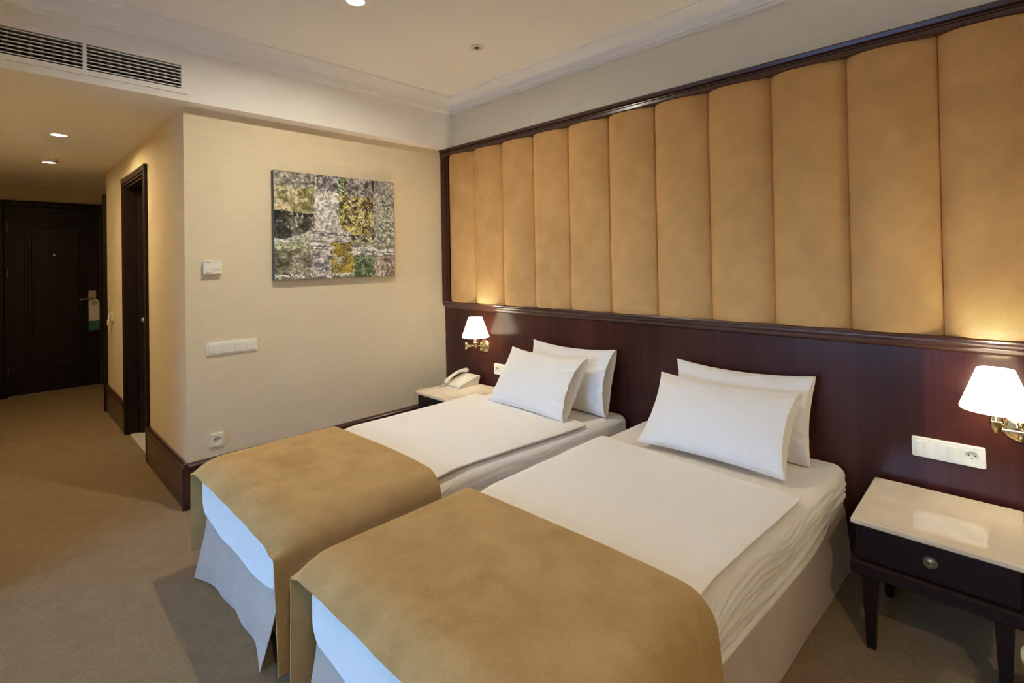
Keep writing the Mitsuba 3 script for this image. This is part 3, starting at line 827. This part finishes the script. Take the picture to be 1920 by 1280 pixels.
# ------------------------------------------------------------------ pillows
def pillow(W, H, TH, bottom, top, cx, label, seed, yaw=0.0, open_end=.5, rest=.480):
    """bottom, top: (y, z) of the lower and upper seam"""
    nu, nv = 64, 48
    u, v = np.meshgrid(np.linspace(-1, 1, nu), np.linspace(-1, 1, nv), indexing='ij')
    X = W / 2 * u * (1 - .075 * (1 - v ** 2) * np.abs(u) ** 3)
    Y = H / 2 * v * (1 - np.where(v > 0, .125, .06) * (1 - u ** 2) * np.abs(v) ** 3)
    eu = np.where(u > 0, 1 - (1 - open_end) * np.abs(u) ** 3, 1 - np.abs(u) ** 2.6)
    ev = 1 - np.abs(v) ** 2.4
    t = TH / 2 * np.clip(eu * ev, 0, 1) ** .62
    ang = np.arctan2(v, u)
    rad = np.hypot(u, v)
    ray = np.sin(ang * 17 + seed) * .5 + np.sin(ang * 29 + 2 * seed) * .5
    wr = .0060 * ray * ss(.55, 1.05, rad) * np.clip(eu * ev, 0, 1) ** .5
    lump = (nfbm(np.stack([u * 1.6 + seed, v * 1.6, u * 0], -1), 3, 5) - .5) * .022 * np.clip(eu * ev, 0, 1) ** .5
    F = np.stack([X, Y, t + wr + lump], -1)
    Bk = np.stack([X, Y, -t * .9 + wr * .5 + lump * .4], -1)
    # the open hem of the pillow case stands a little proud at the right end
    i = np.arange(nu * nv).reshape(nu, nv)
    q = np.stack([i[:-1, :-1], i[1:, :-1], i[1:, 1:], i[:-1, 1:]], -1).reshape(-1, 4)
    N = nu * nv
    vs = [F.reshape(-1, 3), Bk.reshape(-1, 3)]
    mid = (F[-1] + Bk[-1]) / 2
    mid[:, 0] -= .030 * (1 - np.linspace(-1, 1, nv) ** 4)
    vs.append(mid)
    f = [q, q[:, ::-1] + N]
    j = np.arange(nv - 1)
    fr, bk, md = i[-1], i[-1] + N, 2 * N + np.arange(nv)
    f.append(np.stack([fr[j], md[j], md[j + 1], fr[j + 1]], 1))
    f.append(np.stack([md[j], bk[j], bk[j + 1], md[j + 1]], 1))
    for rimv in (i[0, :], i[:, 0], i[:, -1]):
        a, b_ = rimv[:-1], rimv[1:]
        e = np.stack([a, b_, b_ + N, a + N], 1)
        f.append(e if rimv is not i[0, :] else e)
    f = np.vstack(f)
    V = np.vstack(vs)
    # pose
    by, bz = bottom
    ty, tz = top
    d = np.array([0, ty - by, tz - bz])
    L = np.linalg.norm(d)
    d /= L
    nrm = np.cross(np.array([1.0, 0, 0]), d)
    c, s_ = math.cos(yaw), math.sin(yaw)
    ex = np.array([c, s_, 0.0])
    nn = np.cross(ex, d)
    nn /= np.linalg.norm(nn)
    cen = np.array([cx, (by + ty) / 2, (bz + tz) / 2])
    Wd = cen + V[:, :1] * ex + V[:, 1:2] * d + V[:, 2:3] * nn
    # soft bottom: never sink into the bed
    Wd[:, 2] = np.where(Wd[:, 2] < rest, rest + (Wd[:, 2] - rest) * .10, Wd[:, 2])
    Wd[:, 1] = np.minimum(Wd[:, 1], -.034)
    tri = np.vstack([f[:, [0, 1, 2]], f[:, [0, 2, 3]]])
    m = trimesh.Trimesh(Wd, tri, process=True)
    m.fix_normals()
    k = obj('pillow', m, 'mat_pillow', smooth=55)
    labels[k] = {'label': label, 'category': 'pillow', 'group': 'white bed pillows'}


pillow(.665, .40, .150, (-.485, .500), (-.245, .818), 1.232, 'white pillow leaning in front on the bed nearest the beige wall', 1.0, yaw=-.06, rest=.503)
pillow(.670, .40, .150, (-.215, .488), (-.100, .850), 1.315, 'white pillow standing behind another on the bed nearest the beige wall', 2.2)
pillow(.675, .40, .150, (-.490, .493), (-.215, .808), 2.345, 'white pillow leaning in front on the bed beside the right nightstand', 3.7)
pillow(.670, .40, .150, (-.212, .491), (-.100, .838), 2.370, 'white pillow standing behind another on the bed beside the right nightstand', 5.1)


# ------------------------------------------------------------------ nightstands
def nightstand(x0, label):
    n = thing('nightstand', label, 'nightstand', 'nightstands beside the beds')
    x1, yf, yb, zt = x0 + .450, -.545, -.078, .457
    obj('stone_top', box(x0, x1, yf, yb, zt - .020, zt, .004), 'mat_stone', n, label='polished cream stone top')
    obj('case', box(x0 + .012, x1 - .012, yf + .030, yb + .040, .300, zt - .020), 'mat_nightstand', n)
    obj('apron', prism([(yb + .040, .262), (yf + .004, .262), (yf - .002, .268), (yf - .002, .303), (yf + .004, .309), (yf + .026, .313), (yb + .040, .313)], 'x', x0 - .002, x1 + .002), 'mat_nightstand', n)
    dr_ = obj('drawer', box(x0 + .014, x1 - .014, yf + .014, yf + .034, .314, zt - .022, .002), 'mat_nightstand', n)
    kx, kz = (x0 + x1) / 2 - .002, .378
    obj('knob', lathe([(0, -.001), (.0185, -.001), (.0205, .003), (.0195, .0065), (.0165, .0065), (.0155, .0035), (.013, .0035), (.012, .007), (.0095, .0085), (.0085, .0065), (.005, .008), (.003, .011), (0, .0125)], (kx, yf + .014, kz), 'y', 36), 'mat_antique', dr_, label='round antique brass knob')
    for lx in (x0 + .052, x1 - .052):
        for ly in (yf + .032, yb - .055):
            a, b = .0230, .0130
            m = hull(box(lx - a, lx + a, ly - a, ly + a, .255, .262), box(lx - b, lx + b, ly - b, ly + b, 0, .002))
            obj('leg', m, 'mat_nightstand', n, smooth=False)
    return n


nightstand(.205, 'dark nightstand with a cream stone top under the telephone')
nightstand(2.915, 'dark nightstand with a cream stone top and round brass knob at the right')


# ------------------------------------------------------------------ swing-arm wall lamps
def wall_lamp(px, ax, label):
    """px: centre of the wall plate, ax: axis of the shade; the elbow stands on the other side"""
    w = thing('wall_lamp', label, 'wall lamp', 'swing-arm wall lamps beside the beds')
    s = 1 if ax > px else -1
    pz, ay, ex = .745, -.178, ax - s * .112
    obj('wall_plate', lathe([(0, 0), (.050, 0), (.050, .006), (.044, .011), (.040, .012), (.038, .009), (.020, .016), (0, .018)], (px, -.030, pz), 'y', 40), 'mat_brass', w)
    obj('pivot', cat(tube([(px, -.044, pz), (px, -.072, pz)], .007), lathe([(0, -.032), (.008, -.032), (.010, -.024), (.007, -.018), (.007, .018), (.010, .024), (.008, .032), (0, .032)], (px, -.072, pz), n=18)), 'mat_brass', w)
    za, zb_ = pz + .006, pz + .022
    obj('arm', tube([(px, -.072, za), (ex, ay, za)], .0055), 'mat_brass', w)
    obj('elbow', lathe([(0, -.012), (.009, -.012), (.011, -.006), (.007, 0), (.007, .026), (.011, .032), (.009, .038), (0, .038)], (ex, ay, pz), n=18), 'mat_brass', w)
    obj('arm', tube([(ex, ay, zb_), (ax, ay, zb_)], .0055), 'mat_brass', w)
    obj('lamp_holder', lathe([(0, -.014), (.008, -.014), (.009, -.006), (.014, .002), (.019, .012), (.021, .030), (.019, .034), (.014, .060), (.014, .120), (.027, .138), (.028, .152), (.0265, .152), (.0255, .139), (0, .136)], (ax, ay, zb_), n=24), 'mat_brass', w)
    z0, z1, r0, r1 = .836, .984, .102, .052
    rim = [(r0, z0), (r0 + .001, z0 + .004), (r1 + .001, z1 - .003), (r1, z1), (r1 - .0015, z1), (r0 - .0018, z0)]
    prof = np.array(rim + rim[:1])
    k = obj('shade', lathe(prof, (ax, ay, 0), n=56), 'mat_shade', w, label='glowing white cone shade')
    scene[k]['emitter'] = {'type': 'area', 'radiance': rgb(SHADE_GLOW), 'sampling_weight': .8}
    b = trimesh.creation.icosphere(subdivisions=2, radius=.023)
    b.apply_translation((ax, ay, .925))
    k = obj('bulb', b, 'mat_shade', w)
    scene[k]['emitter'] = {'type': 'area', 'radiance': rgb(BULB_GLOW), 'sampling_weight': .8}
    obj('spider', cat(tube([(ax - .053, ay, z1 - .012), (ax + .053, ay, z1 - .012)], .0015, 6), tube([(ax, ay - .053, z1 - .012), (ax, ay + .053, z1 - .012)], .0015, 6)), 'mat_brass', w)


wall_lamp(.410, .467, 'lit swing-arm wall lamp over the telephone nightstand')
wall_lamp(3.362, 3.300, 'lit swing-arm wall lamp over the right nightstand')

# ------------------------------------------------------------------ telephone
ph = thing('telephone', 'cream corded telephone on the nightstand by the beige wall', 'telephone')
TZ = .4575
px0, px1, pf, pb = .238, .412, -.292, -.088
prof = [(pf, TZ), (pf - .004, TZ + .012), (pf + .006, TZ + .022), (pb - .03, TZ + .066), (pb - .005, TZ + .068), (pb, TZ + .058), (pb - .02, TZ + .010), (pb - .03, TZ)]
obj('body', prism(prof, 'x', px0, px1), 'mat_phone', ph, smooth=35)
sl = (.044) / (pb - .03 - pf - .006)


def zt_(y):
    return TZ + .022 + sl * (y - pf - .006)


for r_ in range(4):
    for c_ in range(3):
        y = pf + .045 + r_ * .026
        x = .325 + c_ * .024
        m = box(-.008, .008, -.007, .007, -.001, .004, .0015)
        m.apply_transform(trimesh.transformations.rotation_matrix(math.atan(sl), [1, 0, 0]))
        m.apply_translation((x, y, zt_(y)))
        obj('key', m, 'mat_plastic', ph, smooth=False)
hs = []
for t in np.linspace(0, 1, 26):
    y = pf - .022 + t * .225
    z = zt_(y) + .011 + .032 * math.sin(math.pi * np.clip(t, 0, 1)) ** .7
    hs.append((.268, y, z))
hs = np.array(hs)
rad = .0125 + .006 * (np.exp(-((np.linspace(0, 1, 26) - .08) / .10) ** 2) + np.exp(-((np.linspace(0, 1, 26) - .92) / .10) ** 2))
rad[0], rad[-1] = .012, .012
obj('handset', tube(hs, rad, 16), 'mat_phone', ph, smooth=40)
ctrl = np.array([(.268, pf - .024, TZ + .024), (.258, pf - .055, TZ + .012), (.248, -.42, TZ + .008), (.222, -.51, TZ + .008), (.194, -.548, TZ + .004), (.190, -.556, TZ - .030), (.198, -.553, TZ - .045)])
from scipy.interpolate import CubicSpline
csx = CubicSpline(np.linspace(0, 1, len(ctrl)), ctrl)
tt = np.linspace(0, 1, 900)
base = csx(tt)
tan = np.gradient(base, axis=0)
tan /= np.linalg.norm(tan, axis=1, keepdims=True)
aa = np.cross(tan, [0, 0, 1.0])
aa /= np.linalg.norm(aa, axis=1, keepdims=True)
bb_ = np.cross(tan, aa)
turn = tt * 2 * math.pi * 62
obj('coiled_cord', tube(base + .0048 * (np.cos(turn)[:, None] * aa + np.sin(turn)[:, None] * bb_), .0014, 5), 'mat_phone', ph, smooth=50)

# ------------------------------------------------------------------ waste bin
wb = thing('waste_bin', 'pale green waste bin on the carpet at the right edge of the picture', 'waste bin')
bn = [(0, 0), (.085, 0), (.092, .006), (.110, .268), (.116, .274), (.116, .284), (.108, .288), (.104, .280), (.088, .012), (0, .012)]
obj('body', lathe(bn, (3.462, -.700, 0), n=48), 'mat_bin', wb)
